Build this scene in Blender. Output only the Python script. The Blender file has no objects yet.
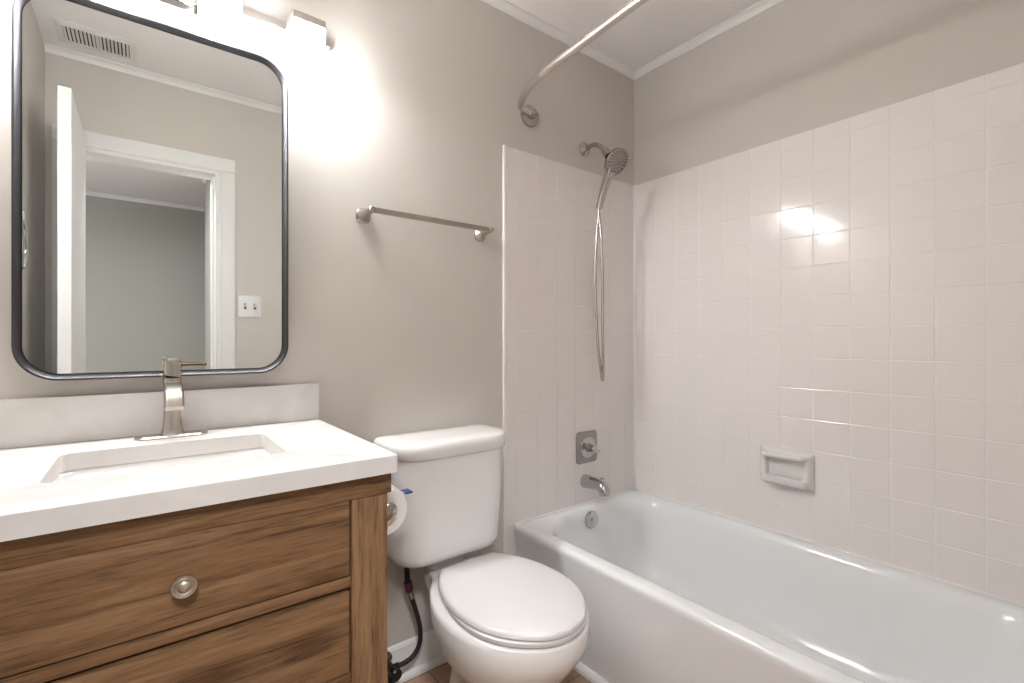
import bpy, bmesh, math, random
from mathutils import Vector, Matrix
random.seed(7)
S = bpy.context.scene
COL = S.collection
PI = math.pi

# ------------------------------------------------------------------ camera
D, XR, H, ZC = 1.468, 1.8595, 1.102, 2.384    # mirror wall, tub wall, eye height, ceiling
cam = bpy.data.cameras.new('camera')
cam.sensor_width = 36
cam.lens = 479.73 / 1024 * 36
cam.clip_start = 0.01
camo = bpy.data.objects.new('camera', cam)
camo.location = (0, 0, H)
camo.rotation_euler = (PI / 2, 0, -math.radians(37.532))
COL.objects.link(camo)
S.camera = camo

# ------------------------------------------------------------------ world, light, exposure
w = bpy.data.worlds.new('world')
S.world = w
w.use_nodes = True
w.node_tree.nodes['Background'].inputs[0].default_value = (0.75, 0.85, 1, 1)
w.node_tree.nodes['Background'].inputs[1].default_value = 0.05
VS = S.view_settings
VS.view_transform = 'Standard'
VS.look = 'None'
VS.gamma = 1
VS.use_curve_mapping = False
VS.exposure = 1.73


def area(name, loc, target, sx, sy, power, color):
    l = bpy.data.lights.new(name, 'AREA')
    l.shape = 'RECTANGLE'
    l.size, l.size_y = sx, sy
    l.energy = power
    l.color = color
    o = bpy.data.objects.new(name, l)
    o.location = loc
    o.rotation_euler = (Vector(target) - Vector(loc)).to_track_quat('-Z', 'Y').to_euler()
    COL.objects.link(o)
    return o


area('hall_daylight', (-1.85, -1.4, 1.4), (0.4, -1.7, 1.2), 1.2, 1.4, 6, (0.72, 0.85, 1.0))
area('hall_fill_light', (-0.15, -0.58, 2.36), (-0.05, -0.35, 0), 0.34, 0.34, 15, (0.95, 0.98, 1.0))  # added unseen fill, brightens the bathroom through the doorway
SHADE_STRENGTH = 37.0
BULB_STRENGTH = 50.0


# ------------------------------------------------------------------ materials
def srgb(r, g, b):
    f = lambda c: (c / 12.92 if c <= 0.04045 else ((c + 0.055) / 1.055) ** 2.4)
    return (f(r / 255), f(g / 255), f(b / 255), 1)


def mat(name, col, rough=0.5, metal=0.0, spec=0.5, coat=0.0, emit=0.0):
    m = bpy.data.materials.new(name)
    m.use_nodes = True
    b = m.node_tree.nodes['Principled BSDF']
    b.inputs['Base Color'].default_value = col
    b.inputs['Roughness'].default_value = rough
    b.inputs['Metallic'].default_value = metal
    b.inputs['Specular IOR Level'].default_value = spec
    b.inputs['Coat Weight'].default_value = coat
    b.inputs['Coat Roughness'].default_value = 0.05
    if emit:
        b.inputs['Emission Color'].default_value = (0.955, 0.975, 0.99, 1)
        b.inputs['Emission Strength'].default_value = emit
    return m


def nodes(m):
    return m.node_tree.nodes, m.node_tree.links, m.node_tree.nodes['Principled BSDF']


def noise_bump(m, scale, strength, dist=0.002):
    n, l, b = nodes(m)
    t = n.new('ShaderNodeTexCoord')
    x = n.new('ShaderNodeTexNoise')
    x.inputs['Scale'].default_value = scale
    x.inputs['Detail'].default_value = 3
    bp = n.new('ShaderNodeBump')
    bp.inputs['Strength'].default_value = strength
    bp.inputs['Distance'].default_value = dist
    l.new(t.outputs['Object'], x.inputs['Vector'])
    l.new(x.outputs['Fac'], bp.inputs['Height'])
    l.new(bp.outputs['Normal'], b.inputs['Normal'])


def wood(name, grain, seed, dark=(60, 41, 27), mid=(120, 89, 60), light=(147, 113, 80)):
    m = mat(name, srgb(*mid), 0.55, 0, 0.3)
    n, l, b = nodes(m)
    t = n.new('ShaderNodeTexCoord')
    mp = n.new('ShaderNodeMapping')
    mp.inputs['Location'].default_value = (seed * 1.7, seed * 0.9, seed * 2.3)
    mp.inputs['Scale'].default_value = (2.0, 20, 34) if grain == 'x' else (34, 20, 2.0)
    a = n.new('ShaderNodeTexNoise')
    a.inputs['Scale'].default_value = 1.5
    a.inputs['Detail'].default_value = 10
    a.inputs['Roughness'].default_value = 0.7
    a.inputs['Distortion'].default_value = 0.7
    mp2 = n.new('ShaderNodeMapping')
    mp2.inputs['Scale'].default_value = (14, 160, 260) if grain == 'x' else (260, 160, 14)
    f = n.new('ShaderNodeTexNoise')
    f.inputs['Scale'].default_value = 1.4
    f.inputs['Detail'].default_value = 4
    mx = n.new('ShaderNodeMath')
    mx.operation = 'MULTIPLY_ADD'
    mx.inputs[1].default_value = 0.42
    r = n.new('ShaderNodeValToRGB')
    r.color_ramp.elements[0].position = 0.50
    r.color_ramp.elements[0].color = srgb(*dark)
    r.color_ramp.elements[1].position = 0.95
    r.color_ramp.elements[1].color = srgb(*light)
    e = r.color_ramp.elements.new(0.69)
    e.color = srgb(*mid)
    # knots: sparse dark spots
    vo = n.new('ShaderNodeTexVoronoi')
    mp3 = n.new('ShaderNodeMapping')
    mp3.inputs['Location'].default_value = (seed * 0.37, 0, seed * 0.61)
    mp3.inputs['Scale'].default_value = (3.2, 3, 9) if grain == 'x' else (9, 3, 4.2)
    vo.inputs['Scale'].default_value = 1.0
    kr = n.new('ShaderNodeValToRGB')
    kr.color_ramp.elements[0].position = 0.03
    kr.color_ramp.elements[0].color = (0.45, 0.38, 0.33, 1)
    kr.color_ramp.elements[1].position = 0.24
    kr.color_ramp.elements[1].color = (1, 1, 1, 1)
    mul = n.new('ShaderNodeMixRGB')
    mul.blend_type = 'MULTIPLY'
    mul.inputs['Fac'].default_value = 0.9
    bp = n.new('ShaderNodeBump')
    bp.inputs['Strength'].default_value = 0.25
    bp.inputs['Distance'].default_value = 0.001
    for q in (mp, mp2, mp3):
        l.new(t.outputs['Object'], q.inputs['Vector'])
    l.new(mp.outputs[0], a.inputs['Vector'])
    l.new(mp2.outputs[0], f.inputs['Vector'])
    l.new(mp3.outputs[0], vo.inputs['Vector'])
    l.new(f.outputs['Fac'], mx.inputs[0])
    l.new(a.outputs['Fac'], mx.inputs[2])
    l.new(mx.outputs[0], r.inputs['Fac'])
    l.new(vo.outputs['Distance'], kr.inputs['Fac'])
    l.new(r.outputs['Color'], mul.inputs['Color1'])
    l.new(kr.outputs['Color'], mul.inputs['Color2'])
    l.new(mul.outputs['Color'], b.inputs['Base Color'])
    l.new(f.outputs['Fac'], bp.inputs['Height'])
    l.new(bp.outputs['Normal'], b.inputs['Normal'])
    return m


WALL = mat('greige_paint', srgb(211, 204, 197), 0.55, 0, 0.3)
noise_bump(WALL, 220, 0.06)
HALLP = mat('grey_hall_paint', srgb(176, 173, 165), 0.6, 0, 0.3)
CEIL = mat('ceiling_paint', srgb(246, 242, 240), 0.7, 0, 0.2)
TRIM = mat('white_trim_paint', srgb(238, 236, 233), 0.35)
TILE = mat('white_glazed_tile', srgb(240, 233, 229), 0.09, 0, 0.5)
GROUT = mat('pale_grout', srgb(242, 236, 232), 0.6)
TUBM = mat('white_enamel', srgb(241, 242, 242), 0.12, 0, 0.5)
PORC = mat('white_porcelain', srgb(232, 229, 226), 0.10, 0, 0.5)
SEATM = mat('white_seat_plastic', srgb(217, 213, 212), 0.22)
QUARTZ = mat('white_quartz', srgb(240, 239, 237), 0.22)
n_, l_, b_ = nodes(QUARTZ)
tc = n_.new('ShaderNodeTexCoord'); nz = n_.new('ShaderNodeTexNoise'); rp = n_.new('ShaderNodeValToRGB')
nz.inputs['Scale'].default_value = 7; nz.inputs['Detail'].default_value = 8; nz.inputs['Distortion'].default_value = 1.6
rp.color_ramp.elements[0].position = 0.35; rp.color_ramp.elements[0].color = srgb(215, 210, 206)
rp.color_ramp.elements[1].position = 0.6; rp.color_ramp.elements[1].color = srgb(222, 218, 215)
l_.new(tc.outputs['Object'], nz.inputs['Vector']); l_.new(nz.outputs['Fac'], rp.inputs['Fac'])
l_.new(rp.outputs['Color'], b_.inputs['Base Color'])
NICKEL = mat('brushed_nickel', srgb(184, 177, 170), 0.27, 1.0)
SATIN = mat('satin_nickel_rod', srgb(214, 207, 200), 0.36, 1.0)
DARKN = mat('dark_brushed_nickel', srgb(158, 152, 147), 0.24, 1.0)
KNOBM = mat('antique_nickel_knob', srgb(186, 176, 164), 0.42, 1.0)
CHROME = mat('polished_chrome', srgb(192, 192, 192), 0.10, 1.0)
BRONZE = mat('dark_bronze_lever', srgb(84, 66, 54), 0.35, 1.0)
BLACKM = mat('black_metal_frame', srgb(74, 72, 75), 0.45, 0.85)
MIRROR = mat('mirror_glass', (0.76, 0.78, 0.765, 1), 0.0, 1.0)
RUBBER = mat('black_braided_hose', srgb(38, 34, 34), 0.4)
noise_bump(RUBBER, 600, 0.6)
LABELM = mat('red_hose_tag', srgb(78, 28, 44), 0.5)
BLACKP = mat('black_plastic', srgb(24, 23, 23), 0.35)
PAPER = mat('tissue_paper', srgb(236, 230, 225), 0.9, 0, 0.1)
CARD = mat('cardboard_core', srgb(150, 122, 96), 0.9, 0, 0.1)
BLUE = mat('blue_wrapper', srgb(24, 58, 112), 0.4)
SLOT = mat('dark_slot', srgb(70, 70, 70), 0.8)
NOZZLE = mat('dark_rubber_nozzles', srgb(78, 72, 68), 0.5)
SHADE = mat('lit_frosted_glass', srgb(250, 248, 244), 0.4, emit=SHADE_STRENGTH)
BULB = mat('lit_shade_opening', srgb(250, 248, 244), 0.4, emit=BULB_STRENGTH)
CAP = mat('satin_nickel_cap', srgb(196, 190, 184), 0.35, 1.0)
GAPSHADE = mat('painted_gap_shade', srgb(52, 38, 28), 0.8)  # dark brown in place of shade inside the closed cabinet

# floor planks
FLOOR = mat('wood_look_plank', srgb(178, 150, 132), 0.45)
n_, l_, b_ = nodes(FLOOR)
tc = n_.new('ShaderNodeTexCoord'); bk = n_.new('ShaderNodeTexBrick')
bk.inputs['Scale'].default_value = 1; bk.inputs['Brick Width'].default_value = 1.2; bk.inputs['Row Height'].default_value = 0.16
bk.inputs['Mortar Size'].default_value = 0.0015; bk.offset = 0.37
bk.inputs['Color1'].default_value = srgb(196, 160, 136); bk.inputs['Color2'].default_value = srgb(176, 141, 118)
bk.inputs['Mortar'].default_value = srgb(96, 76, 64)
mp = n_.new('ShaderNodeMapping'); mp.inputs['Scale'].default_value = (3, 45, 1)
nz = n_.new('ShaderNodeTexNoise'); nz.inputs['Scale'].default_value = 1.3; nz.inputs['Detail'].default_value = 6
rp = n_.new('ShaderNodeValToRGB')
rp.color_ramp.elements[0].position = 0.3; rp.color_ramp.elements[0].color = (0.72, 0.70, 0.68, 1)
rp.color_ramp.elements[1].position = 0.65; rp.color_ramp.elements[1].color = (1, 1, 1, 1)
mu = n_.new('ShaderNodeMixRGB'); mu.blend_type = 'MULTIPLY'; mu.inputs['Fac'].default_value = 0.8
l_.new(tc.outputs['Object'], bk.inputs['Vector']); l_.new(tc.outputs['Object'], mp.inputs['Vector'])
l_.new(mp.outputs[0], nz.inputs['Vector']); l_.new(nz.outputs['Fac'], rp.inputs['Fac'])
l_.new(bk.outputs['Color'], mu.inputs['Color1']); l_.new(rp.outputs['Color'], mu.inputs['Color2'])
l_.new(mu.outputs['Color'], b_.inputs['Base Color'])


# ------------------------------------------------------------------ mesh helpers (all in world coordinates)
def box(bm, x0, x1, y0, y1, z0, z1, bev=0.0, seg=2, mi=0):
    vs = [bm.verts.new((x, y, z)) for z in (z0, z1) for (x, y) in ((x0, y0), (x1, y0), (x1, y1), (x0, y1))]
    idx = ((3, 2, 1, 0), (4, 5, 6, 7), (0, 1, 5, 4), (1, 2, 6, 5), (2, 3, 7, 6), (3, 0, 4, 7))
    fs = [bm.faces.new([vs[i] for i in f]) for f in idx]
    for f in fs:
        f.material_index = mi
    if bev:
        es = list({e for f in fs for e in f.edges})
        bmesh.ops.bevel(bm, geom=es, offset=bev, segments=seg, affect='EDGES', profile=0.5)
    return fs


def loft(bm, loops, cap0=True, cap1=True, closed=True, wrap=False, mi=0):
    rows = [[bm.verts.new(p) for p in lp] for lp in loops]
    n = len(rows[0])
    R = len(rows)
    for i in range(R if wrap else R - 1):
        a, b = rows[i], rows[(i + 1) % R]
        for j in range(n if closed else n - 1):
            k = (j + 1) % n
            f = bm.faces.new((a[j], a[k], b[k], b[j]))
            f.material_index = mi
    if cap0 and not wrap:
        bm.faces.new(list(reversed(rows[0]))).material_index = mi
    if cap1 and not wrap:
        bm.faces.new(rows[-1]).material_index = mi
    return rows


def rrect(x0, x1, y0, y1, r, n=6):
    r = min(r, (x1 - x0) / 2 - 1e-5, (y1 - y0) / 2 - 1e-5)
    pts = []
    for (cx, cy, a0) in ((x1 - r, y1 - r, 0), (x0 + r, y1 - r, 90), (x0 + r, y0 + r, 180), (x1 - r, y0 + r, 270)):
        for i in range(n + 1):
            a = math.radians(a0 + 90 * i / n)
            pts.append((cx + r * math.cos(a), cy + r * math.sin(a)))
    return pts


def catmull(pts, per=8, closed=False):
    P = [Vector(p) for p in pts]
    out = []
    n = len(P)
    for i in range(n if closed else n - 1):
        p1, p2 = P[i], P[(i + 1) % n]
        p0 = P[i - 1] if (i > 0 or closed) else p1 * 2 - p2
        p3 = P[(i + 2) % n] if (i + 2 < n or closed) else p2 * 2 - p1
        for k in range(per):
            t = k / per
            out.append(0.5 * ((2 * p1) + (p2 - p0) * t + (2 * p0 - 5 * p1 + 4 * p2 - p3) * t * t
                              + (3 * p1 - p0 - 3 * p2 + p3) * t ** 3))
    if not closed:
        out.append(P[-1].copy())
    return out


def tube(bm, pts, r, n=16, caps=True, closed=False, mi=0, squash=1.0):
    P = [Vector(p) for p in pts]
    R = r if isinstance(r, (list, tuple)) else [r] * len(P)
    loops = []
    N = len(P)
    u = None
    for i in range(N):
        if closed:
            t = (P[(i + 1) % N] - P[i - 1]).normalized()
        else:
            t = (P[min(i + 1, N - 1)] - P[max(i - 1, 0)]).normalized()
        if u is None:
            u = t.cross(Vector((0, 0, 1)))
            if u.length < 1e-3:
                u = t.cross(Vector((0, 1, 0)))
        u = (u - t * u.dot(t)).normalized()
        v = t.cross(u)
        loops.append([P[i] + (u * math.cos(2 * PI * k / n) + v * math.sin(2 * PI * k / n) * squash) * R[i] for k in range(n)])
    loft(bm, loops, caps, caps, True, closed, mi)


def revolve(bm, o, axis, prof, n=32, mi=0, cap0=True, cap1=True):
    o = Vector(o)
    a = Vector(axis).normalized()
    u = a.cross(Vector((0, 0, 1)))
    if u.length < 1e-3:
        u = Vector((1, 0, 0))
    u.normalize()
    v = a.cross(u)
    loops = [[o + a * t + (u * math.cos(2 * PI * k / n) + v * math.sin(2 * PI * k / n)) * max(r, 1e-4) for k in range(n)]
             for (t, r) in prof]
    loft(bm, loops, cap0, cap1, mi=mi)


def prism(bm, prof, fn, s0, s1):
    """sweep a closed 2-D profile between stations s0 and s1; fn(p, q, s) gives the point"""
    loft(bm, [[fn(p, q, s0) for p, q in prof], [fn(p, q, s1) for p, q in prof]])


ORG = {}


def link(name, bm, mats, parent=None, org=None, sharp=35):
    bmesh.ops.recalc_face_normals(bm, faces=bm.faces)
    a = math.radians(sharp)
    for f in bm.faces:
        f.smooth = True
    for e in bm.edges:
        if len(e.link_faces) == 2 and e.calc_face_angle(0) > a:
            e.smooth = False
    if parent is not None:
        org = ORG[parent.name]
    org = Vector(org) if org is not None else Vector((0, 0, 0))
    bmesh.ops.translate(bm, verts=bm.verts, vec=-org)
    me = bpy.data.meshes.new(name)
    bm.to_mesh(me)
    bm.free()
    for m in (mats if isinstance(mats, (list, tuple)) else [mats]):
        me.materials.append(m)
    o = bpy.data.objects.new(name, me)
    COL.objects.link(o)
    if parent is not None:
        o.parent = parent
    else:
        o.location = org
    ORG[o.name] = org
    return o


def thing(name, label, cat, loc, group=None):
    o = bpy.data.objects.new(name, None)
    o.empty_display_size = 0.05
    o.location = loc
    COL.objects.link(o)
    o['label'] = label
    o['category'] = cat
    if group:
        o['group'] = group
    ORG[o.name] = Vector(loc)
    return o


def structure(o, label=None):
    o['kind'] = 'structure'
    if label:
        o['label'] = label
    return o


def B():
    return bmesh.new()


# ================================================================== the room
WX0 = -0.338                      # left wall face
WR = XR + 0.007                   # right wall face behind the tile
FY = 0.0                          # bathroom face of the door wall
FB = -0.12                        # hall face of the door wall
OX0, OX1, OZ = -0.245, 0.309, 1.975   # doorway

bm = B(); box(bm, -2.2, 2.1, -2.75, D + 0.12, -0.08, 0.0)
structure(link('floor', bm, FLOOR), 'brown wood-look plank floor')
bm = B(); box(bm, -2.2, 2.1, -2.75, D + 0.12, ZC, ZC + 0.08)
structure(link('ceiling', bm, CEIL), 'plain white ceiling')
bm = B(); box(bm, WX0 - 0.1, WR + 0.1, D, D + 0.1, 0, ZC)
structure(link('wall_back', bm, WALL), 'greige wall behind the mirror and the toilet')
bm = B(); box(bm, WX0 - 0.1, WX0, FB, D, 0, ZC)
structure(link('wall_left', bm, WALL), 'greige wall left of the vanity')
bm = B(); box(bm, WR, WR + 0.1, FB, D, 0, ZC)
structure(link('wall_right', bm, WALL), 'greige wall above the tiled tub side')
bm = B()
box(bm, WX0, OX0, FB, FY, 0, ZC)
box(bm, OX1, WR, FB, FY, 0, ZC)
box(bm, OX0, OX1, FB, FY, OZ, ZC)
structure(link('wall_front', bm, WALL), 'greige wall with the doorway, opposite the mirror')

# hall beyond the doorway, seen in the mirror
bm = B(); box(bm, -2.1, 2.0, -2.7, -2.6, 0, ZC)
structure(link('wall_hall_far', bm, HALLP), 'grey wall at the far side of the hall')
bm = B(); box(bm, 0.389, 0.489, -1.65, FB, 0, ZC)
structure(link('wall_hall_right', bm, HALLP), 'grey hall wall ending beyond the doorway')
bm = B(); box(bm, 1.9, 2.0, -2.6, FB, 0, ZC)
structure(link('wall_hall_side', bm, HALLP))
bm = B(); box(bm, -2.1, -2.0, -2.6, FB, 0, ZC)
structure(link('wall_hall_left', bm, HALLP))
bm = B(); box(bm, -2.1, WX0 - 0.1, FB, FB + 0.1, 0, ZC)
structure(link('wall_hall_front', bm, HALLP))

# crown moulding
CR = [(0.0, -0.029), (0.005, -0.029), (0.007, -0.024), (0.012, -0.015), (0.020, -0.008), (0.024, -0.006), (0.024, 0.0), (0.0, 0.0)]


def crown(name, fn, s0, s1):
    bm = B()
    prism(bm, CR, fn, s0, s1)
    return structure(link(name, bm, TRIM, sharp=25), 'white crown moulding')


crown('trim_crown_back', lambda p, q, s: (s, D - p, ZC + q), WX0, WR)
crown('trim_crown_right', lambda p, q, s: (WR - p, s, ZC + q), FY, D)
crown('trim_crown_front', lambda p, q, s: (s, FY + p, ZC + q), WX0, WR)
crown('trim_crown_hall_far', lambda p, q, s: (s, -2.6 + p, ZC + q), -2.0, 1.9)
crown('trim_crown_hall_right', lambda p, q, s: (0.389 - p, s, ZC + q), -1.65, FB)

# baseboard with quarter round
BBP = [(0, 0), (0.024, 0), (0.023, 0.010), (0.018, 0.018), (0.013, 0.022), (0.013, 0.088), (0.010, 0.098), (0.010, 0.104), (0.005, 0.114), (0, 0.117)]
bm = B(); prism(bm, BBP, lambda p, q, s: (s, D - p, q), WX0, 1.080)
structure(link('baseboard_back', bm, TRIM, sharp=25), 'white baseboard behind the toilet')
bm = B(); prism(bm, BBP, lambda p, q, s: (WX0 + p, s, q), FY, D - 0.03)
structure(link('baseboard_left', bm, TRIM, sharp=25))
bm = B(); prism(bm, BBP, lambda p, q, s: (s, FY + p, q), OX1 + 0.075, 1.15)
structure(link('baseboard_front', bm, TRIM, sharp=25))
# shoe moulding along the tub apron
bm = B(); prism(bm, [(0, 0), (0.020, 0), (0.019, 0.010), (0.013, 0.018), (0.004, 0.023), (0, 0.023)], lambda p, q, s: (1.168 - p, s, q), FY + 0.03, D - 0.012)
structure(link('trim_tub_shoe', bm, TRIM, sharp=25), 'white shoe moulding along the foot of the tub')


# tile surround: every tile a pillowed face with its own tiny tilt, one mesh per wall
def tiles(name, us, vs, to3, label, edge=None):
    """us, vs: grout line positions; to3(u, v, h) -> point; h = height off the wall"""
    bm = B()
    T, g, bv = 0.0075, 0.0008, 0.0019
    u0, u1, v0, v1 = us[0], us[-1], vs[0], vs[-1]
    loft(bm, [[to3(u, v, h) for u, v in ((u0, v0), (u1, v0), (u1, v1), (u0, v1))] for h in (0.0, T - 0.0012)], mi=1)
    rnd = random.Random(name)
    for i in range(len(us) - 1):
        for j in range(len(vs) - 1):
            a, b, c, d = us[i] + g, us[i + 1] - g, vs[j] + g, vs[j + 1] - g
            ta, tb = rnd.gauss(0, 0.0007), rnd.gauss(0, 0.0007)
            cu, cv = (a + b) / 2, (c + d) / 2
            hh = lambda u, v, k: to3(u, v, T - k + ta * (u - cu) + tb * (v - cv))
            k2 = bv
            o = [hh(u, v, 0.0014) for u, v in ((a, c), (b, c), (b, d), (a, d))]
            m = [hh(u, v, 0.0004) for u, v in ((a + k2 * .4, c + k2 * .4), (b - k2 * .4, c + k2 * .4), (b - k2 * .4, d - k2 * .4), (a + k2 * .4, d - k2 * .4))]
            t = [hh(u, v, 0.0) for u, v in ((a + k2, c + k2), (b - k2, c + k2), (b - k2, d - k2), (a + k2, d - k2))]
            loft(bm, [o, m, t], False, True)
    if edge:
        edge(bm, T)
    return structure(link(name, bm, [TILE, GROUT], sharp=-1), label)


PT = 0.1081
zl = [0.38] + [1.474 + k * 0.1077 for k in range(-9, 4)] + [1.8455]
yl = sorted([FY + 0.0] + [0.254 + k * 0.1087 for k in range(-2, 12) if -0.0 < 0.254 + k * 0.1087 < D - 0.02] + [D - 0.0085])
tiles('wall_tile_right', yl, zl, lambda u, v, h: (WR - h, u, v), 'white square tile above the long side of the tub')
xl = [1.095, 1.140] + [1.140 + k * PT for k in range(1, 7)] + [XR - 0.001]
zb = [0.0 + 0.0] + [1.474 + k * 0.1077 for k in range(-13, 4)] + [1.8455]


def bull(bm, T):
    # rounded bullnose strip down the open edge
    pr = [(0, 0), (0, 0.0045), (0.002, 0.0068), (0.0055, 0.0078), (0.0125, 0.0078), (0.0125, 0)]
    loft(bm, [[(1.0825 + p, D - q, z) for p, q in pr] for z in (0.0, 1.8475)])


tiles('wall_tile_back', xl, zb, lambda u, v, h: (u, D - h, v), 'white square tile at the shower end of the tub', bull)

bm = B(); tube(bm, [(XR - 0.0015, D - 0.0095, 0.404), (XR - 0.0015, D - 0.0095, 1.8455)], 0.0055, 8)
structure(link('trim_corner_caulk', bm, TRIM), 'white caulk line in the tiled corner')

# ================================================================== door and its frame (seen in the mirror)
bm = B()
CP = [(0, 0), (0.07, 0), (0.07, 0.012), (0.052, 0.016), (0.020, 0.011), (0.006, 0.014), (0, 0.010)]
prism(bm, CP, lambda p, q, s: (OX1 + p, FY + q, s), 0, OZ)
prism(bm, CP, lambda p, q, s: (OX0 - p, FY + q, s), 0, OZ)
prism(bm, CP, lambda p, q, s: (s, FY + q, OZ + p), OX0 - 0.07, OX1 + 0.07)
structure(link('trim_door_casing', bm, TRIM, sharp=25), 'white casing around the doorway seen in the mirror')
bm = B()
box(bm, OX1 - 0.016, OX1, FB, FY + 0.002, 0, OZ)
box(bm, OX0, OX0 + 0.016, FB, FY + 0.002, 0, OZ)
box(bm, OX0 + 0.016, OX1 - 0.016, FB, FY + 0.002, OZ - 0.016, OZ)
box(bm, OX1 - 0.028, OX1 - 0.016, FB + 0.02, FY - 0.05, 0, OZ - 0.0165)
structure(link('trim_door_jamb', bm, TRIM), 'white door jamb')
door = bpy.data.objects.new('door_1', None)
door.location = (-0.222, 0.27, 0.0)
COL.objects.link(door)
ORG[door.name] = Vector(door.location)
structure(door, 'white door standing open, seen edge-on in the mirror')
bm = B(); box(bm, -0.243, -0.205, 0.020, 0.545, 0.012, 2.012, 0.002, 1)
link('door_leaf', bm, TRIM, door)
for sx, x0 in ((1, -0.205), (-1, -0.243)):
    bm = B(); revolve(bm, (x0, 0.485, 0.94), (sx, 0, 0), [(0, 0.03), (0.005, 0.03), (0.008, 0.012), (0.025, 0.011), (0.032, 0.022), (0.045, 0.026), (0.055, 0.020), (0.058, 0.002)])
    link('door_knob', bm, NICKEL, door)
# light switch plate
sw = thing('light_switch', 'white two-toggle light switch plate beside the door casing, seen in the mirror', 'light switch', (0.4495, FY, 1.2885))
bm = B()
loft(bm, [[(x, FY + d, z) for x, z in rrect(0.395 + i, 0.504 - i, 1.231 + i, 1.346 - i, 0.006, 3)] for d, i in ((0.0005, 0), (0.003, 0), (0.006, 0.004))])
link('switch_plate', bm, TRIM, sw)
for x in (0.4265, 0.4725):
    bm = B(); box(bm, x - 0.006, x + 0.006, FY + 0.0058, FY + 0.0065, 1.2735, 1.3035, 0)
    link('toggle_slot', bm, SLOT, sw)
    bm = B()
    loft(bm, [[(x + a * k, FY + 0.0062 + d, 1.290 + d * 0.6 + b * k) for a, b in ((-0.004, -0.007), (0.004, -0.007), (0.004, 0.007), (-0.004, 0.007))] for d, k in ((0, 1), (0.010, 0.7))])
    link('toggle', bm, TRIM, sw)

# ceiling vent
cv = thing('ceiling_vent', 'white ceiling air vent with two rows of dark slots, seen in the mirror', 'air vent', (-0.155, 0.167, ZC))
bm = B()
fo, fi = rrect(-0.285, -0.025, 0.085, 0.270, 0.004, 2), rrect(-0.262, -0.048, 0.112, 0.243, 0.002, 2)
loft(bm, [[(x, y, ZC - 0.0005) for x, y in fo], [(x, y, ZC - 0.004) for x, y in fo], [(x, y, ZC - 0.010) for x, y in fi], [(x, y, ZC - 0.0005) for x, y in fi]], wrap=True)
box(bm, -0.160, -0.150, 0.112, 0.243, ZC - 0.010, ZC - 0.002)
link('vent_frame', bm, TRIM, cv)
bm = B(); box(bm, -0.262, -0.048, 0.112, 0.243, ZC - 0.0025, ZC - 0.0005)
link('vent_duct', bm, SLOT, cv)
for xa, xb in ((-0.262, -0.160), (-0.150, -0.048)):
    k = 8
    for i in range(k):
        xm = xa + (xb - xa) * (i + 0.5) / k
        bm = B()
        loft(bm, [[(xm + a, y, ZC + b) for a, b in ((-0.0045, -0.0095), (-0.0035, -0.0098), (0.0030, -0.0035), (0.0020, -0.0030))] for y in (0.113, 0.242)])
        link('louvre', bm, TRIM, cv)

# towel ring on the left wall (glimpsed in the mirror)
tr = thing('towel_ring', 'chrome towel ring on the left wall, just caught at the left edge of the mirror', 'towel ring', (WX0, 0.754, 1.50))
bm = B(); revolve(bm, (WX0, 0.754, 1.50), (1, 0, 0), [(0.0005, 0.024), (0.006, 0.024), (0.012, 0.014), (0.030, 0.010), (0.040, 0.010), (0.042, 0.004)], 24)
link('ring_post', bm, CHROME, tr)
bm = B(); tube(bm, [(WX0 + 0.033, 0.754 + 0.082 * math.sin(a), 1.414 + 0.082 * math.cos(a)) for a in [2 * PI * k / 48 for k in range(48)]], 0.006, 12, closed=True)
link('ring', bm, CHROME, tr)

# ================================================================== vanity cabinet
WX = [wood('weathered_wood_rail', 'x', 1), wood('weathered_wood_upper_drawer', 'x', 2.6), wood('weathered_wood_lower_drawer', 'x', 4.1)]
WZ = wood('weathered_wood_leg', 'z', 3, mid=(125, 94, 65), light=(152, 119, 86))
WZ2 = wood('weathered_wood_leg_pale', 'z', 5)
YF = 0.925
va = thing('vanity_cabinet', 'weathered brown wooden vanity cabinet with drawers under the white countertop', 'vanity', (0.05, 1.19, 0))
for (xa, xb, m) in ((0.320, 0.393, WZ), (-0.293, -0.220, WZ2)):
    bm = B(); box(bm, xa, xb, YF, YF + 0.06, 0.001, 0.7945, 0.0025)
    link('leg', bm, m, va)
    bm = B(); box(bm, xa, xb, 1.395, 1.444, 0.001, 0.7945, 0.0025)
    link('leg', bm, m, va)
bm = B(); box(bm, -0.300, 0.401, YF - 0.0005, YF + 0.05, 0.795, 0.8385, 0.002)
box(bm, 0.365, 0.401, YF + 0.05, 1.444, 0.795, 0.8385, 0.0015)
box(bm, -0.300, -0.265, YF + 0.05, 1.444, 0.795, 0.8385, 0.0015)
link('top_rail', bm, WX[0], va)
for xa, xb in ((0.362, 0.384), (-0.284, -0.262)):
    bm = B(); box(bm, xa, xb, YF + 0.06, 1.395, 0.10, 0.7945)
    link('side_panel', bm, WZ, va)
for z0, z1 in ((0.6255, 0.6475), (0.435, 0.459), (0.10, 0.150)):
    bm = B(); box(bm, -0.2195, 0.3195, YF + 0.004, YF + 0.04, z0, z1, 0.0015)
    link('cross_rail', bm, WX[0], va)
bm = B(); box(bm, -0.2195, 0.3195, YF + 0.028, YF + 0.036, 0.15, 0.795)  # added dark panel, blocks light and paints shade behind the drawer gaps
link('gap_shade_panel', bm, GAPSHADE, va)


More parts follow.
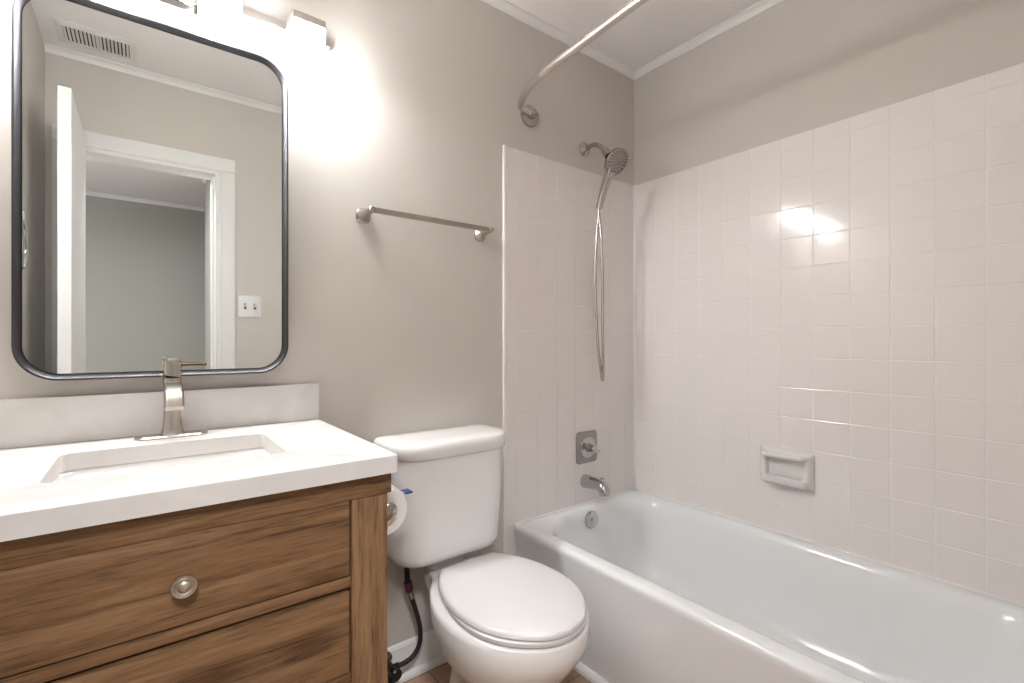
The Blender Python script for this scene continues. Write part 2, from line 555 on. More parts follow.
def drawer(z0, z1, m, knob):
    bm = B()
    h = z1 - z0
    if knob:        # made up of three planks with fine bevelled seams
        zs = [z0, z0 + h * 0.38, z0 + h * 0.40 + 0.002, z1]
        box(bm, -0.2155, 0.3155, YF + 0.001, YF + 0.026, z0, z0 + h * 0.385, 0.0012)
        box(bm, -0.2155, 0.3155, YF + 0.001, YF + 0.026, z0 + h * 0.385, z1, 0.0012)
    else:
        box(bm, -0.2155, 0.3155, YF + 0.001, YF + 0.026, z0, z0 + h * 0.5, 0.0012)
        box(bm, -0.2155, 0.3155, YF + 0.001, YF + 0.026, z0 + h * 0.5, z1, 0.0012)
    d = link('drawer', bm, m, va)
    zc = 0.720 if knob else (z0 + z1) / 2
    bm = B(); revolve(bm, (0.0505, YF + 0.0005, zc), (0, -1, 0), [(0, 0.010), (0.004, 0.008), (0.011, 0.0075), (0.015, 0.012), (0.018, 0.0172), (0.0215, 0.0178), (0.0235, 0.0170), (0.0225, 0.0135), (0.0238, 0.0125), (0.0225, 0.0095), (0.0245, 0.0085), (0.0265, 0.005), (0.027, 0.0005)], 32)
    link('knob', bm, KNOBM, d)


drawer(0.6505, 0.7946, WX[1], True)
drawer(0.4625, 0.6195, WX[2], False)
drawer(0.1535, 0.4315, WX[1], False)

# ================================================================== countertop, sink, faucet
ct = thing('countertop', 'white quartz vanity top with backsplash, around the rectangular sink', 'countertop', (0.05, 1.18, 0.84))
bm = B()
o_, i_ = (-0.334, 0.4055, 0.9035, D - 0.0015), (-0.133, 0.235, 1.060, 1.322)
OL = lambda z, k=0: [(x, y, z) for x, y in rrect(o_[0] + k, o_[1] - k, o_[2] + k, o_[3] - k, 0.003, 6)]
IL = lambda z, k=0: [(x, y, z) for x, y in rrect(i_[0] - k, i_[1] + k, i_[2] - k, i_[3] + k, 0.022, 6)]
loft(bm, [OL(0.840), OL(0.8742), OL(0.876, 0.002), IL(0.876, 0.002), IL(0.8745), IL(0.840)], wrap=True)
link('slab', bm, QUARTZ, ct)
bm = B(); box(bm, -0.334, 0.4045, D - 0.0215, D - 0.0015, 0.8763, 0.980, 0.0015)
link('backsplash', bm, QUARTZ, ct)

sk = thing('sink', 'white rectangular undermount sink set into the countertop', 'sink', (0.05, 1.19, 0.70))
bm = B()
SL = lambda z, k, r: [(x, y, z) for x, y in rrect(i_[0] + k, i_[1] - k, i_[2] + k, i_[3] - k, r, 6)]
loft(bm, [SL(0.828, -0.022, 0.03), SL(0.839, -0.022, 0.03), SL(0.839, -0.003, 0.024), SL(0.834, 0.002, 0.022), SL(0.80, 0.008, 0.024), SL(0.755, 0.022, 0.03), SL(0.735, 0.034, 0.034),
          SL(0.726, 0.050, 0.035), SL(0.721, 0.085, 0.03), SL(0.717, 0.12, 0.01)], False, True)
loft(bm, [SL(0.828, -0.022, 0.03), SL(0.828, -0.008, 0.024), SL(0.75, 0.010, 0.03), SL(0.72, 0.03, 0.04), SL(0.709, 0.06, 0.03)], False, True)
link('basin', bm, PORC, sk)
bm = B(); revolve(bm, (0.051, 1.191, 0.7172), (0, 0, 1), [(0, 0.022), (0.002, 0.022), (0.003, 0.018), (0.002, 0.015), (0.004, 0.013), (0.0045, 0.001)])
link('drain', bm, NICKEL, sk)

fx, fy = 0.0545, 1.398
fa = thing('faucet', 'brushed nickel single-hole faucet standing behind the sink', 'faucet', (fx, fy, 0.876))
bm = B()
for_ = [(0.8765, 0.0), (0.8795, 0.0), (0.8825, 0.003)]
loft(bm, [[(x, y, z) for x, y in rrect(fx - 0.072 + i, fx + 0.072 - i, fy - 0.026 + i, fy + 0.026 - i, 0.024, 8)] for z, i in for_])
link('base_plate', bm, NICKEL, fa)
bm = B()
prof = [(0.8827, 0.0235), (0.886, 0.0225), (0.900, 0.0190), (0.925, 0.0170), (0.950, 0.0165), (0.985, 0.0175), (1.010, 0.0185), (1.013, 0.0178), (1.016, 0.0178)]
loft(bm, [[(x, y, z) for x, y in rrect(fx - r, fx + r, fy - r, fy + r, r * 0.72, 6)] for z, r in prof])
link('body', bm, NICKEL, fa)
bm = B()     # broad sloping spout towards the basin
sp = catmull([(0, 0.993), (0.035, 0.997), (0.07, 0.992), (0.098, 0.975), (0.112, 0.955)], 5)
loops = []
for i, p in enumerate(sp):
    t = (sp[min(i + 1, len(sp) - 1)] - sp[max(i - 1, 0)]).normalized()
    n = Vector((-t.y, t.x))
    wv = 0.0178
    th = 0.010
    pts = []
    for (a, b) in rrect(-wv, wv, -th, th, 0.006, 4):
        pts.append((fx + a, fy - (p.x + n.x * b), p.y + n.y * b))
    loops.append(pts)
loft(bm, loops)
link('spout', bm, NICKEL, fa)
bm = B()     # faceted cap
prof = [(1.0165, 0.0178, 0), (1.020, 0.0178, 0), (1.040, 0.0172, 0), (1.050, 0.0185, 0), (1.058, 0.0165, 0), (1.061, 0.010, 0)]
loft(bm, [[(x, y, z + (fy - y) * 0.18 - (x - fx) * 0.22) for x, y in rrect(fx - r, fx + r, fy - r * 1.15, fy + r, r * 0.5, 3)] for z, r, _ in prof])
link('cap', bm, NICKEL, fa)
bm = B()
loft(bm, [[(fx + x, fy + a, 1.0465 + b) for a, b in rrect(-0.009 * k, 0.009 * k, -0.0035, 0.0035, 0.003, 3)] for x, k in ((0.016, 0.7), (0.03, 0.9), (0.066, 1.0), (0.068, 0.9))])
h = link('lever', bm, BRONZE, fa)
h['label'] = 'dark bronze-coloured lever'

# ================================================================== mirror
mi_ = thing('wall_mirror', 'tall mirror with rounded corners and slim black metal frame above the sink', 'mirror', (0.05, D, 1.02))
MX0, MX1, MZ0, MZ1 = -0.218, 0.317, 1.017, 1.868
ML = lambda y, k, r: [(x, y, z) for x, z in rrect(MX0 + k, MX1 - k, MZ0 + k, MZ1 - k, r, 10)]
bm = B()
loft(bm, [ML(D - 0.002, 0, 0.075), ML(D - 0.0425, 0, 0.075), ML(D - 0.0435, 0.001, 0.074), ML(D - 0.0435, 0.004, 0.071), ML(D - 0.0425, 0.005, 0.070), ML(D - 0.027, 0.014, 0.061), ML(D - 0.002, 0.014, 0.061)], wrap=True)
link('frame', bm, BLACKM, mi_)
bm = B()
loft(bm, [ML(D - 0.003, 0.0142, 0.061), ML(D - 0.030, 0.0142, 0.061)])
link('mirror_glass', bm, MIRROR, mi_)

# ================================================================== vanity light
vl = thing('vanity_light', 'four-light nickel vanity fixture glowing above the mirror', 'wall light', (0.059, D, 1.97))
bm = B(); box(bm, -0.316, 0.434, D - 0.034, D - 0.012, 1.9615, 1.9865, 0.0015)
link('bar', bm, CAP, vl)
bm = B(); box(bm, -0.012, 0.130, D - 0.0115, D - 0.0015, 1.935, 2.050, 0.0015)
box(bm, 0.01, 0.108, D - 0.05, D - 0.0345, 1.960, 2.02, 0.002)
link('backplate', bm, CHROME, vl)
for cx in (-0.249, -0.049, 0.151, 0.351):
    bm = B()
    y0, y1, hw = D - 0.127, D - 0.045, 0.043
    loft(bm, [[(x, y, z) for x, y in rrect(cx - hw + i, cx + hw - i, y0 + i, y1 - i, 0.006, 3)] for z, i in ((1.9510, 0), (1.9705, 0), (1.972, 0.0015))])
    box(bm, cx - 0.012, cx + 0.012, y1 - 0.004, D - 0.0335, 1.9625, 1.971)
    box(bm, cx - hw, cx + hw, y1 + 0.0005, y1 + 0.003, 1.912, 1.9512)  # plate added behind the glass to keep its glow off the wall
    cap = link('shade_cap', bm, CAP, vl)
    bm = B()
    loft(bm, [[(x, y, z) for x, y in rrect(cx - hw + i, cx + hw - i, y0 + i, y1 - i, 0.006, 3)] for z, i in ((1.9505, 0.0015), (1.914, 0.0015), (1.912, 0.003))])
    for f in bm.faces:
        if f.calc_center_median().z < 1.9125 and len(f.verts) > 4:
            f.material_index = 1
    sh = link('shade', bm, [SHADE, BULB], vl)

# ================================================================== towel bar
tb = thing('towel_bar', 'brushed nickel towel bar on the wall between mirror and shower', 'towel bar', (0.76, D, 1.495))
for x in (0.541, 0.977):
    bm = B()
    pr = [(0.001, 0.0230, 0.0230), (0.006, 0.0230, 0.0230), (0.013, 0.0175, 0.0175), (0.030, 0.0115, 0.0115), (0.055, 0.0085, 0.0085), (0.082, 0.0085, 0.0085), (0.084, 0.007, 0.007)]
    loft(bm, [[(x + a, D - t, 1.492 + b + t * 0.06) for a, b in rrect(-rx, rx, -rz, rz, rx * 0.75, 6)] for t, rx, rz in pr])
    link('post', bm, NICKEL, tb)
bm = B()
loft(bm, [[(x, D - 0.075 + a, 1.4965 + b) for a, b in rrect(-0.0045, 0.0045, -0.0090, 0.0090, 0.003, 3)] for x in (0.541, 0.977)])
link('bar', bm, NICKEL, tb)

# ================================================================== toilet
TX = 0.807
TKX = 0.777
to = thing('toilet', 'white two-piece toilet with closed lid between vanity and tub', 'toilet', (TX, 1.15, 0))


def outline(half, z, n=6, sx=1.0):
    """half: (y, halfwidth) from back to front, last halfwidth = 0"""
    c = catmull([(p[0], p[1], 0) for p in half], n)
    right = [(TX + max(p.y, 0) * sx, p.x, z) for p in c]
    left = [(2 * TX - x, y, z) for x, y, z in reversed(right[:-1])]
    return right + left


def bowl_half(yb, yf, hw, hb):
    L = yb - yf
    k = [(0.0, hb / hw), (0.10, hb / hw * 1.02), (0.24, 0.78), (0.38, 0.94), (0.54, 1.0), (0.70, 0.935), (0.85, 0.72), (0.945, 0.44), (0.985, 0.22), (1.0, 0.0)]
    return [(yb - t * L, w_ * hw) for t, w_ in k]


bm = B()
secs = [(0.001, 1.30, 0.955, 0.112, 0.070), (0.022, 1.30, 0.957, 0.111, 0.070), (0.030, 1.295, 0.97, 0.098, 0.060), (0.09, 1.285, 0.985, 0.090, 0.054), (0.15, 1.28, 0.97, 0.094, 0.054),
        (0.19, 1.285, 0.935, 0.113, 0.060), (0.225, 1.30, 0.905, 0.148, 0.072), (0.27, 1.325, 0.858, 0.182, 0.088), (0.315, 1.35, 0.828, 0.197, 0.098), (0.345, 1.365, 0.816, 0.201, 0.104),
        (0.370, 1.37, 0.816, 0.199, 0.106), (0.380, 1.37, 0.818, 0.197, 0.105), (0.384, 1.366, 0.826, 0.190, 0.101)]
loft(bm, [outline(bowl_half(yb, yf, hw, hb), z) for z, yb, yf, hw, hb in secs])
link('bowl', bm, PORC, to, sharp=50)


def seat_half(yb, yf, hw, hb, k):
    L = yb - yf
    q = [(0.0, 0.0), (0.006, hb / hw * 0.75), (0.04, hb / hw), (0.16, 0.80), (0.32, 0.95), (0.50, 1.0), (0.67, 0.945), (0.82, 0.76), (0.93, 0.48), (0.98, 0.26), (1.0, 0.0)]
    return [(yb - k - t * (L - 2 * k), w_ * (hw - k)) for t, w_ in q]


def seat_outline(z, k, yb=1.284, yf=0.820, hw=0.1765, hb=0.106):
    c = catmull([(p[0], p[1], 0) for p in seat_half(yb, yf, hw, hb, k)], 6)
    right = [(TX + max(p.y, 0), p.x, z) for p in c]
    left = [(2 * TX - x, y, z) for x, y, z in reversed(right[1:-1])]
    return right + left


bm = B()
loft(bm, [seat_outline(z, k, yb=1.245) for z, k in ((0.3865, 0.006), (0.389, 0.001), (0.398, 0.000), (0.401, 0.003))])
link('seat', bm, SEATM, to, sharp=50)
bm = B()
loft(bm, [seat_outline(z, k) for z, k in ((0.403, 0.003), (0.405, 0.0), (0.413, 0.001), (0.4175, 0.005), (0.4195, 0.012), (0.4212, 0.05), (0.4218, 0.12))])
link('lid', bm, SEATM, to, sharp=50)
for s in (-1, 1):
    bm = B(); loft(bm, [[(x, y, z) for x, y in rrect(TX + s * 0.075 - 0.022 + i, TX + s * 0.075 + 0.022 - i, 1.272 + i, 1.300 - i, 0.008, 4)] for z, i in ((0.3845, 0), (0.398, 0), (0.403, 0.004))])
    link('hinge', bm, SEATM, to)


def tank_loop(z, hw, yf, yb, rf, rb=0.022, bow=0.008):
    pts = []
    for (cx, cy, r, a0) in ((TKX + hw - rb, yb - rb, rb, 0), (TKX - hw + rb, yb - rb, rb, 90), (TKX - hw + rf, yf + rf, rf, 180), (TKX + hw - rf, yf + rf, rf, 270)):
        for i in range(13):
            t = math.radians(a0 + 90 * i / 12)
            x, y = cx + r * math.cos(t), cy + r * math.sin(t)
            f = max(0.0, (yb - y) / (yb - yf))
            u = (x - TKX) / hw
            pts.append((x, y - bow * (1 - u * u) * f, z))
    return pts


bm = B()
loft(bm, [tank_loop(*a) for a in ((0.3845, 0.070, 1.345, 1.42, 0.03, 0.015), (0.4210, 0.080, 1.345, 1.43, 0.03, 0.015), (0.4215, 0.130, 1.33, 1.43, 0.04), (0.4260, 0.166, 1.305, 1.445, 0.06), (0.4380, 0.183, 1.288, 1.455, 0.075), (0.4580, 0.188, 1.280, 1.457, 0.082), (0.4960, 0.189, 1.277, 1.458, 0.085), (0.6160, 0.195, 1.272, 1.458, 0.088), (0.7540, 0.200, 1.267, 1.458, 0.09))])
link('tank', bm, PORC, to, sharp=50)
bm = B()
loft(bm, [tank_loop(*a) for a in ((0.7545, 0.203, 1.262, 1.459, 0.092), (0.7580, 0.208, 1.257, 1.463, 0.096), (0.7810, 0.211, 1.254, 1.465, 0.098), (0.7940, 0.209, 1.256, 1.463, 0.096), (0.8010, 0.203, 1.262, 1.457, 0.09), (0.8045, 0.189, 1.276, 1.443, 0.08), (0.8060, 0.150, 1.31, 1.41, 0.05))])
link('tank_lid', bm, PORC, to, sharp=50)
bm = B()
revolve(bm, (TKX - 0.1975, 1.385, 0.728), (-1, 0, 0), [(0, 0.013), (0.006, 0.012), (0.012, 0.008), (0.016, 0.006)], 20)
tube(bm, catmull([(TKX - 0.212, 1.385, 0.728), (TKX - 0.225, 1.36, 0.734), (TKX - 0.231, 1.32, 0.743), (TKX - 0.233, 1.285, 0.751)], 4), 0.0055, 10)
link('flush_lever', bm, CHROME, to)['label'] = 'chrome flush lever'
for s in (-1, 1):
    bm = B(); revolve(bm, (TX + s * 0.1, 1.10, 0.0295), (0, 0, 1), [(0, 0.012), (0.006, 0.0115), (0.011, 0.008), (0.013, 0.001)], 16)
    link('bolt_cap', bm, PORC, to)

# supply line and shut-off valve
sl = thing('supply_line', 'black braided water supply hose hanging below the toilet tank', 'hose', (0.66, 1.40, 0.1))
path = catmull([(0.662, 1.400, 0.335), (0.672, 1.400, 0.30), (0.690, 1.40, 0.24), (0.704, 1.40, 0.18), (0.702, 1.40, 0.135), (0.682, 1.40, 0.105), (0.655, 1.40, 0.094), (0.632, 1.40, 0.092)], 6)
bm = B(); tube(bm, path, 0.0075, 14)
link('hose', bm, RUBBER, sl)
bm = B(); tube(bm, [(0.657, 1.400, 0.4195), (0.659, 1.400, 0.365), (0.662, 1.400, 0.335)], [0.0085, 0.0085, 0.009], 12)
link('nut', bm, BLACKP, sl)
bm = B(); tube(bm, [(0.6605, 1.400, 0.345), (0.667, 1.400, 0.316)], 0.0125, 10)
link('hose_tag', bm, LABELM, sl)['label'] = 'dark red tag on the hose'
bm = B(); tube(bm, [(0.668, 1.400, 0.313), (0.675, 1.400, 0.290)], 0.0105, 12)
link('ferrule', bm, CHROME, sl)
sv = thing('shutoff_valve', 'black shut-off valve on the wall at the foot of the supply hose', 'valve', (0.606, D, 0.09))
bm = B(); tube(bm, [(0.606, D - 0.0255, 0.092), (0.606, 1.385, 0.092)], 0.012, 14)
tube(bm, [(0.606, 1.40, 0.092), (0.630, 1.40, 0.092)], 0.011, 12)
tube(bm, [(0.606, 1.40, 0.092), (0.606, 1.40, 0.035)], 0.011, 12)
link('valve_body', bm, BLACKP, sv)
bm = B(); revolve(bm, (0.606, 1.384, 0.092), (0, -1, 0), [(0, 0.006), (0.012, 0.006), (0.013, 0.017), (0.022, 0.019), (0.026, 0.015), (0.027, 0.001)], 10)
link('valve_handle', bm, BLACKP, sv)
bm = B(); revolve(bm, (0.606, D - 0.0135, 0.092), (0, -1, 0), [(0, 0.026), (0.004, 0.025), (0.010, 0.013), (0.0115, 0.0125)], 24)
link('escutcheon', bm, CHROME, sv)

# toilet paper holder on the vanity side and its roll
th_ = thing('toilet_paper_holder', 'nickel toilet paper holder on the right side of the vanity', 'toilet paper holder', (0.384, 1.11, 0.70))
RX, RZ = 0.441, 0.719
bm = B(); revolve(bm, (0.3842, 1.205, RZ), (1, 0, 0), [(0.0003, 0.022), (0.005, 0.022), (0.010, 0.012), (0.06, 0.010)], 20)
tube(bm, [(0.440, 1.205, RZ), (RX, 1.205, RZ)], 0.010, 16)
link('holder_post', bm, NICKEL, th_)
bm = B(); tube(bm, [(RX, 1.213, RZ), (RX, 1.030, RZ)], 0.008, 16)
revolve(bm, (RX, 1.038, RZ), (0, -1, 0), [(0, 0.008), (0.001, 0.0165), (0.008, 0.0190), (0.014, 0.0165), (0.017, 0.008), (0.0175, 0.001)], 24)
link('holder_arm', bm, NICKEL, th_)
rl = thing('toilet_paper_roll', 'white toilet paper roll with a blue wrapper tab beside the vanity', 'toilet paper', (RX, 1.11, RZ - 0.058))
bm = B()
circ = lambda y, r: [(RX + r * math.cos(2 * PI * k / 48), y, RZ + 0.010 - 0.0 + r * math.sin(2 * PI * k / 48) - 0.02) for k in range(48)]
loft(bm, [circ(1.053, 0.0540), circ(1.051, 0.0530), circ(1.051, 0.0215), circ(1.159, 0.0215), circ(1.159, 0.0530), circ(1.157, 0.0540)], wrap=True)
link('paper', bm, PAPER, rl)
bm = B()
loft(bm, [circ(1.050, 0.0212), circ(1.050, 0.0195), circ(1.160, 0.0195), circ(1.160, 0.0212)], wrap=True)
link('core', bm, CARD, rl)
bm = B()
tabp = [(RX + 0.022, RZ + 0.0400), (RX + 0.036, RZ + 0.0325), (RX + 0.050, RZ + 0.0205), (RX + 0.058, RZ + 0.0150)]
strip = lambda p: [[(x, y, z + d) for y, d in ((1.075, 0), (1.105, 0), (1.105, 0.003), (1.075, 0.003))] for x, z in p]
loft(bm, strip(tabp))
link('loose_sheet', bm, PAPER, rl)
bm = B()
loft(bm, strip([(RX + 0.0583, RZ + 0.0148), (RX + 0.064, RZ + 0.0135), (RX + 0.080, RZ + 0.0145)]))
link('wrapper_tab', bm, BLUE, rl)['label'] = 'blue wrapper tab'

# ================================================================== bathtub
bt = thing('bathtub', 'white alcove bathtub along the tiled wall', 'bathtub', (1.49, 0.72, 0))
TXR, TYF, TYB = XR - 0.0015, FY + 0.002, D - 0.0088


def tl(z, l, r, b, f, rad):
    return [(x, y, z) for x, y in rrect(l, r, f, b, rad, 10)]


bm = B()
LO = [  # z, left, right, back, front, radius
    (0.001, 1.170, TXR, TYB, TYF, 0.004), (0.16, 1.153, TXR, TYB, TYF, 0.004), (0.33, 1.137, TXR, TYB, TYF, 0.004), (0.372, 1.130, TXR, TYB, TYF, 0.004),
    (0.385, 1.1285, TXR, TYB, TYF, 0.004), (0.393, 1.131, TXR, TYB, TYF, 0.004), (0.398, 1.138, TXR, TYB, TYF, 0.004),
    (0.3993, 1.148, TXR, TYB - 0.001, TYF, 0.006), (0.3985, 1.170, TXR - 0.018, TYB - 0.016, TYF + 0.030, 0.06), (0.3955, 1.184, TXR - 0.030, TYB - 0.026, TYF + 0.045, 0.12), (0.389, 1.196, TXR - 0.037, TYB - 0.034, TYF + 0.057, 0.15),
    (0.375, 1.207, TXR - 0.044, TYB - 0.041, TYF + 0.070, 0.17), (0.35, 1.216, TXR - 0.050, TYB - 0.047, TYF + 0.085, 0.17), (0.30, 1.226, TXR - 0.057, TYB - 0.053, TYF + 0.11, 0.17),
    (0.20, 1.240, TXR - 0.068, TYB - 0.066, TYF + 0.17, 0.14), (0.12, 1.254, TXR - 0.080, TYB - 0.082, TYF + 0.22, 0.14), (0.085, 1.272, TXR - 0.096, TYB - 0.10, TYF + 0.25, 0.13),
    (0.065, 1.30, TXR - 0.125, TYB - 0.13, TYF + 0.29, 0.12), (0.058, 1.36, TXR - 0.18, TYB - 0.19, TYF + 0.35, 0.09), (0.056, 1.43, TXR - 0.25, TYB - 0.26, TYF + 0.42, 0.06)]
loft(bm, [tl(*a) for a in LO], cap0=True, cap1=True)
link('tub_body', bm, TUBM, bt, sharp=50)
bm = B()
ov = (1.503, TYB - 0.055, 0.349)
revolve(bm, ov, (0, -1, 0.07), [(-0.004, 0.036), (0.004, 0.036), (0.008, 0.033), (0.010, 0.026), (0.010, 0.010), (0.013, 0.009), (0.0135, 0.001)], 32)
link('overflow_plate', bm, CHROME, bt)['label'] = 'round chrome overflow plate'
bm = B(); revolve(bm, (1.55, 1.22, 0.0575), (0, 0, 1), [(0, 0.032), (0.003, 0.031), (0.005, 0.025), (0.004, 0.018), (0.010, 0.016), (0.011, 0.001)], 28)
link('drain', bm, CHROME, bt)['label'] = 'round chrome drain'
bm = B()
tube(bm, [(1.135, TYB + 0.001, 0.3985), (TXR, TYB + 0.001, 0.3985)], 0.0045, 8)
tube(bm, [(TXR + 0.001, TYB, 0.3985), (TXR + 0.001, TYF + 0.02, 0.3985)], 0.0045, 8)
link('caulk', bm, TRIM, bt)

# ================================================================== tub fittings
YT = D - 0.0082
ts = thing('tub_spout', 'chrome tub spout on the tile above the end of the bathtub', 'tub spout', (1.524, YT, 0.485))
bm = B()
pa = catmull([(1.522, YT, 0.496), (1.522, YT - 0.03, 0.498), (1.522, YT - 0.070, 0.497), (1.522, YT - 0.096, 0.493), (1.522, YT - 0.109, 0.480), (1.522, YT - 0.111, 0.463)], 5)
ra = [0.030, 0.0295, 0.029, 0.0285, 0.028, 0.0275, 0.027, 0.0265, 0.026, 0.0255, 0.0252, 0.025, 0.0245, 0.0245, 0.0242, 0.024, 0.024, 0.0238, 0.0236, 0.0234, 0.0232, 0.023, 0.023, 0.0228, 0.0226, 0.0225]
tube(bm, pa, ra[:len(pa)], 24)
link('spout_body', bm, CHROME, ts)
bm = B(); revolve(bm, (1.522, YT - 0.098, 0.511), (0, 0, 1), [(0, 0.004), (0.012, 0.004), (0.013, 0.008), (0.019, 0.008), (0.021, 0.003)], 14)
link('diverter_knob', bm, CHROME, ts)

sv2 = thing('shower_valve', 'nickel shower valve plate and lever on the tile above the tub spout', 'shower valve', (1.529, YT, 0.643))
bm = B()


def plate(k, y):
    pts = []
    for x, z in rrect(-1, 1, -1, 1, 0.22, 5):
        bx, bz = 0.0045 * (1 - z * z), 0.007 * (1 - x * x)
        pts.append((1.529 + x * (0.062 - k) + (bx if x > 0 else -bx) * min(1, abs(x) * 1.2), y, 0.643 + z * (0.066 - k) + (bz if z > 0 else -bz) * min(1, abs(z) * 1.2)))
    return pts


loft(bm, [plate(0, YT), plate(0, YT - 0.004), plate(0.003, YT - 0.008), plate(0.014, YT - 0.010)])
link('escutcheon', bm, DARKN, sv2)
bm = B(); revolve(bm, (1.529, YT - 0.0095, 0.643), (0, -1, 0), [(0, 0.046), (0.003, 0.045), (0.004, 0.038), (0.003, 0.034), (0.005, 0.020), (0.020, 0.016), (0.036, 0.015), (0.042, 0.016), (0.046, 0.012), (0.047, 0.001)], 32)
link('hub', bm, CHROME, sv2)
bm = B(); tube(bm, catmull([(1.529, YT - 0.043, 0.643), (1.538, YT - 0.046, 0.638), (1.547, YT - 0.049, 0.631), (1.553, YT - 0.051, 0.628)], 4), [0.010, 0.010, 0.009, 0.009, 0.0085, 0.008, 0.0075, 0.007, 0.007, 0.007, 0.0075, 0.008, 0.008], 14)
link('lever', bm, CHROME, sv2)

# hand shower on its arm
hs = thing('hand_shower', 'nickel hand shower with hanging hose at the tiled tub end', 'shower head', (1.524, D, 1.935))
bm = B(); revolve(bm, (1.524, D - 0.0005, 1.938), (0, -1, 0), [(0, 0.031), (0.004, 0.031), (0.012, 0.022), (0.018, 0.012), (0.02, 0.0105)], 28)
link('flange', bm, NICKEL, hs)
bm = B(); tube(bm, catmull([(1.524, D - 0.015, 1.938), (1.524, D - 0.05, 1.942), (1.524, D - 0.085, 1.930), (1.524, D - 0.115, 1.900), (1.524, D - 0.128, 1.884)], 6), 0.0095, 16)
link('arm', bm, NICKEL, hs)
HN = Vector((0.0, -0.80, -0.60)).normalized()      # spray direction
HD = Vector((0.02, 0.30, -0.95)).normalized()      # handle direction
HD = (HD - HN * HD.dot(HN) * 0.55).normalized()
HC = Vector((1.556, 1.312, 1.846))
bm = B()     # holder / diverter block at the arm end
tube(bm, [(1.524, D - 0.118, 1.898), (1.524, D - 0.140, 1.868)], [0.016, 0.017], 18)
tube(bm, [(1.520, D - 0.126, 1.888), (1.552, D - 0.130, 1.868)], [0.014, 0.015], 16)
link('bracket', bm, NICKEL, hs)
bm = B()
revolve(bm, HC, HN, [(-0.034, 0.010), (-0.032, 0.022), (-0.022, 0.044), (-0.010, 0.056), (0.000, 0.058), (0.004, 0.056), (0.006, 0.050), (0.007, 0.001)], 40)
hd = link('head', bm, DARKN, hs)
bm = B()
uu = HN.cross(Vector((0, 0, 1))).normalized(); vv = HN.cross(uu)
for rr, cnt in ((0.008, 5), (0.018, 9), (0.029, 13), (0.040, 18), (0.0475, 22)):
    for k in range(cnt):
        a = 2 * PI * k / cnt + rr * 40
        p = HC + HN * 0.0062 + (uu * math.cos(a) + vv * math.sin(a)) * rr
        revolve(bm, p, HN, [(0, 0.0027), (0.002, 0.0022), (0.0026, 0.0005)], 8)
nz_ = link('spray_nozzles', bm, NOZZLE, hd)
bm = B()
h0 = HC + HD * 0.040 - HN * 0.016
hp = catmull([h0, HC + HD * 0.075 - HN * 0.020, HC + HD * 0.13 - HN * 0.018, HC + HD * 0.20 - HN * 0.012], 5)
tube(bm, hp, [0.024, 0.023, 0.0215, 0.0205, 0.0198, 0.0192, 0.0187, 0.0182, 0.0176, 0.017, 0.0165, 0.016, 0.0152, 0.0145, 0.0138, 0.013][:len(hp)], 18)
link('handle', bm, NICKEL, hs)
e = hp[-1]
bm = B()
tube(bm, catmull([(e.x, e.y, e.z), (e.x + 0.002, e.y + 0.012, e.z - 0.10), (e.x - 0.002, e.y + 0.02, e.z - 0.30), (e.x + 0.004, e.y + 0.010, 1.10), (e.x + 0.014, e.y + 0.0, 0.97),
                  (e.x + 0.018, e.y - 0.004, 0.934), (e.x + 0.020, e.y - 0.008, 0.97), (e.x + 0.014, e.y - 0.010, 1.12), (e.x + 0.012, e.y - 0.010, 1.35), (e.x + 0.004, e.y - 0.010, 1.55), (e.x - 0.004, e.y - 0.004, 1.70), (1.530, 1.333, 1.80), (1.527, 1.334, 1.868)], 8), 0.0062, 12)
link('hose', bm, NICKEL, hs)

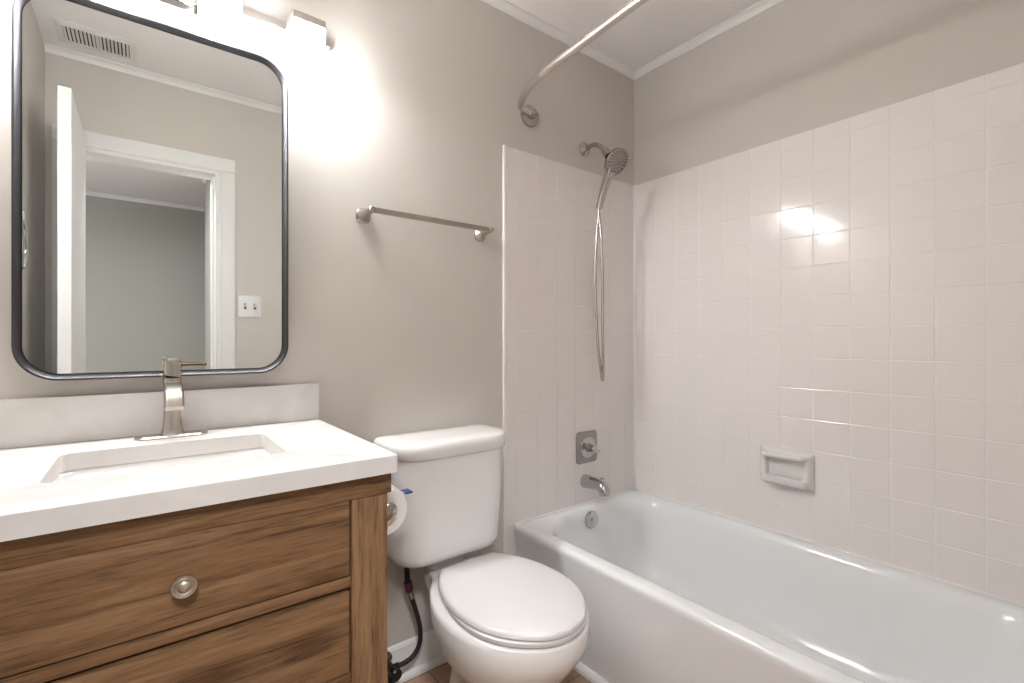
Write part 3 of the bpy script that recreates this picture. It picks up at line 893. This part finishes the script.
# curved curtain rod
cr = thing('curtain_rod', 'curved satin nickel shower curtain rod under the ceiling', 'curtain rod', (1.213, 0.72, 1.995))
ZR = 1.998
mid = (D + FY) / 2
half = [(1.206, D - 0.030), (1.168, D - 0.034), (1.126, 1.412), (1.064, 1.254), (1.046, 1.023), (1.036, 0.85), (1.034, mid)]
full = half + [(x, 2 * mid - y) for x, y in reversed(half[:-1])]
bm = B(); tube(bm, catmull([(x, y, ZR) for x, y in full], 8), 0.0125, 18)
link('rod', bm, SATIN, cr)
for y, s in ((D, -1), (FY, 1)):
    bm = B(); revolve(bm, (1.213, y + s * 0.0006, 1.994), (-0.12, s, 0), [(0, 0.043), (0.006, 0.043), (0.012, 0.040), (0.016, 0.032), (0.018, 0.018), (0.040, 0.016), (0.044, 0.010)], 32)
    link('flange', bm, NICKEL, cr)

# ceramic soap dish
sd = thing('soap_dish', 'white ceramic soap dish set in the tile above the bathtub', 'soap dish', (XR, 0.776, 0.60))
XS = XR - 0.0008
bm = B()
y0, y1, z0, z1 = 0.692, 0.860, 0.586, 0.704
YZ = lambda x, k, r: [(x, y, z) for y, z in rrect(y0 + k, y1 - k, z0 + k, z1 - k, r, 5)]
# frame plate with a recessed face and thick rounded rim
loft(bm, [YZ(XS, -0.008, 0.012), YZ(XS - 0.004, -0.008, 0.012), YZ(XS - 0.009, -0.004, 0.014), YZ(XS - 0.020, 0.0, 0.014), YZ(XS - 0.027, 0.006, 0.014), YZ(XS - 0.027, 0.014, 0.012), YZ(XS - 0.020, 0.020, 0.010), YZ(XS - 0.006, 0.024, 0.010)])
link('dish_body', bm, PORC, sd, sharp=60)
bm = B()
# projecting tray with lip
TR = lambda z, a, k: [(x, y, z) for x, y in rrect(XS - 0.052 + a, XS - 0.008, y0 + 0.006 + k, y1 - 0.006 - k, 0.012, 5)]
loft(bm, [TR(0.584, 0.016, 0.010), TR(0.590, 0.005, 0.003), TR(0.600, 0.0, 0.0), TR(0.609, 0.001, 0.001), TR(0.611, 0.006, 0.005), TR(0.606, 0.011, 0.010), TR(0.603, 0.02, 0.02)])
for k in range(5):
    yy = y0 + 0.034 + k * 0.025
    tube(bm, [(XS - 0.040, yy, 0.6035), (XS - 0.012, yy, 0.6035)], 0.0035, 8)
link('dish_tray', bm, PORC, sd, sharp=60)
bm = B()
tube(bm, catmull([(XS - 0.024, y0 + 0.012, 0.690), (XS - 0.040, y0 + 0.020, 0.691), (XS - 0.046, y0 + 0.036, 0.691), (XS - 0.046, y1 - 0.036, 0.691), (XS - 0.040, y1 - 0.020, 0.691), (XS - 0.024, y1 - 0.012, 0.690)], 5), 0.0095, 14)
link('grab_bar', bm, PORC, sd)
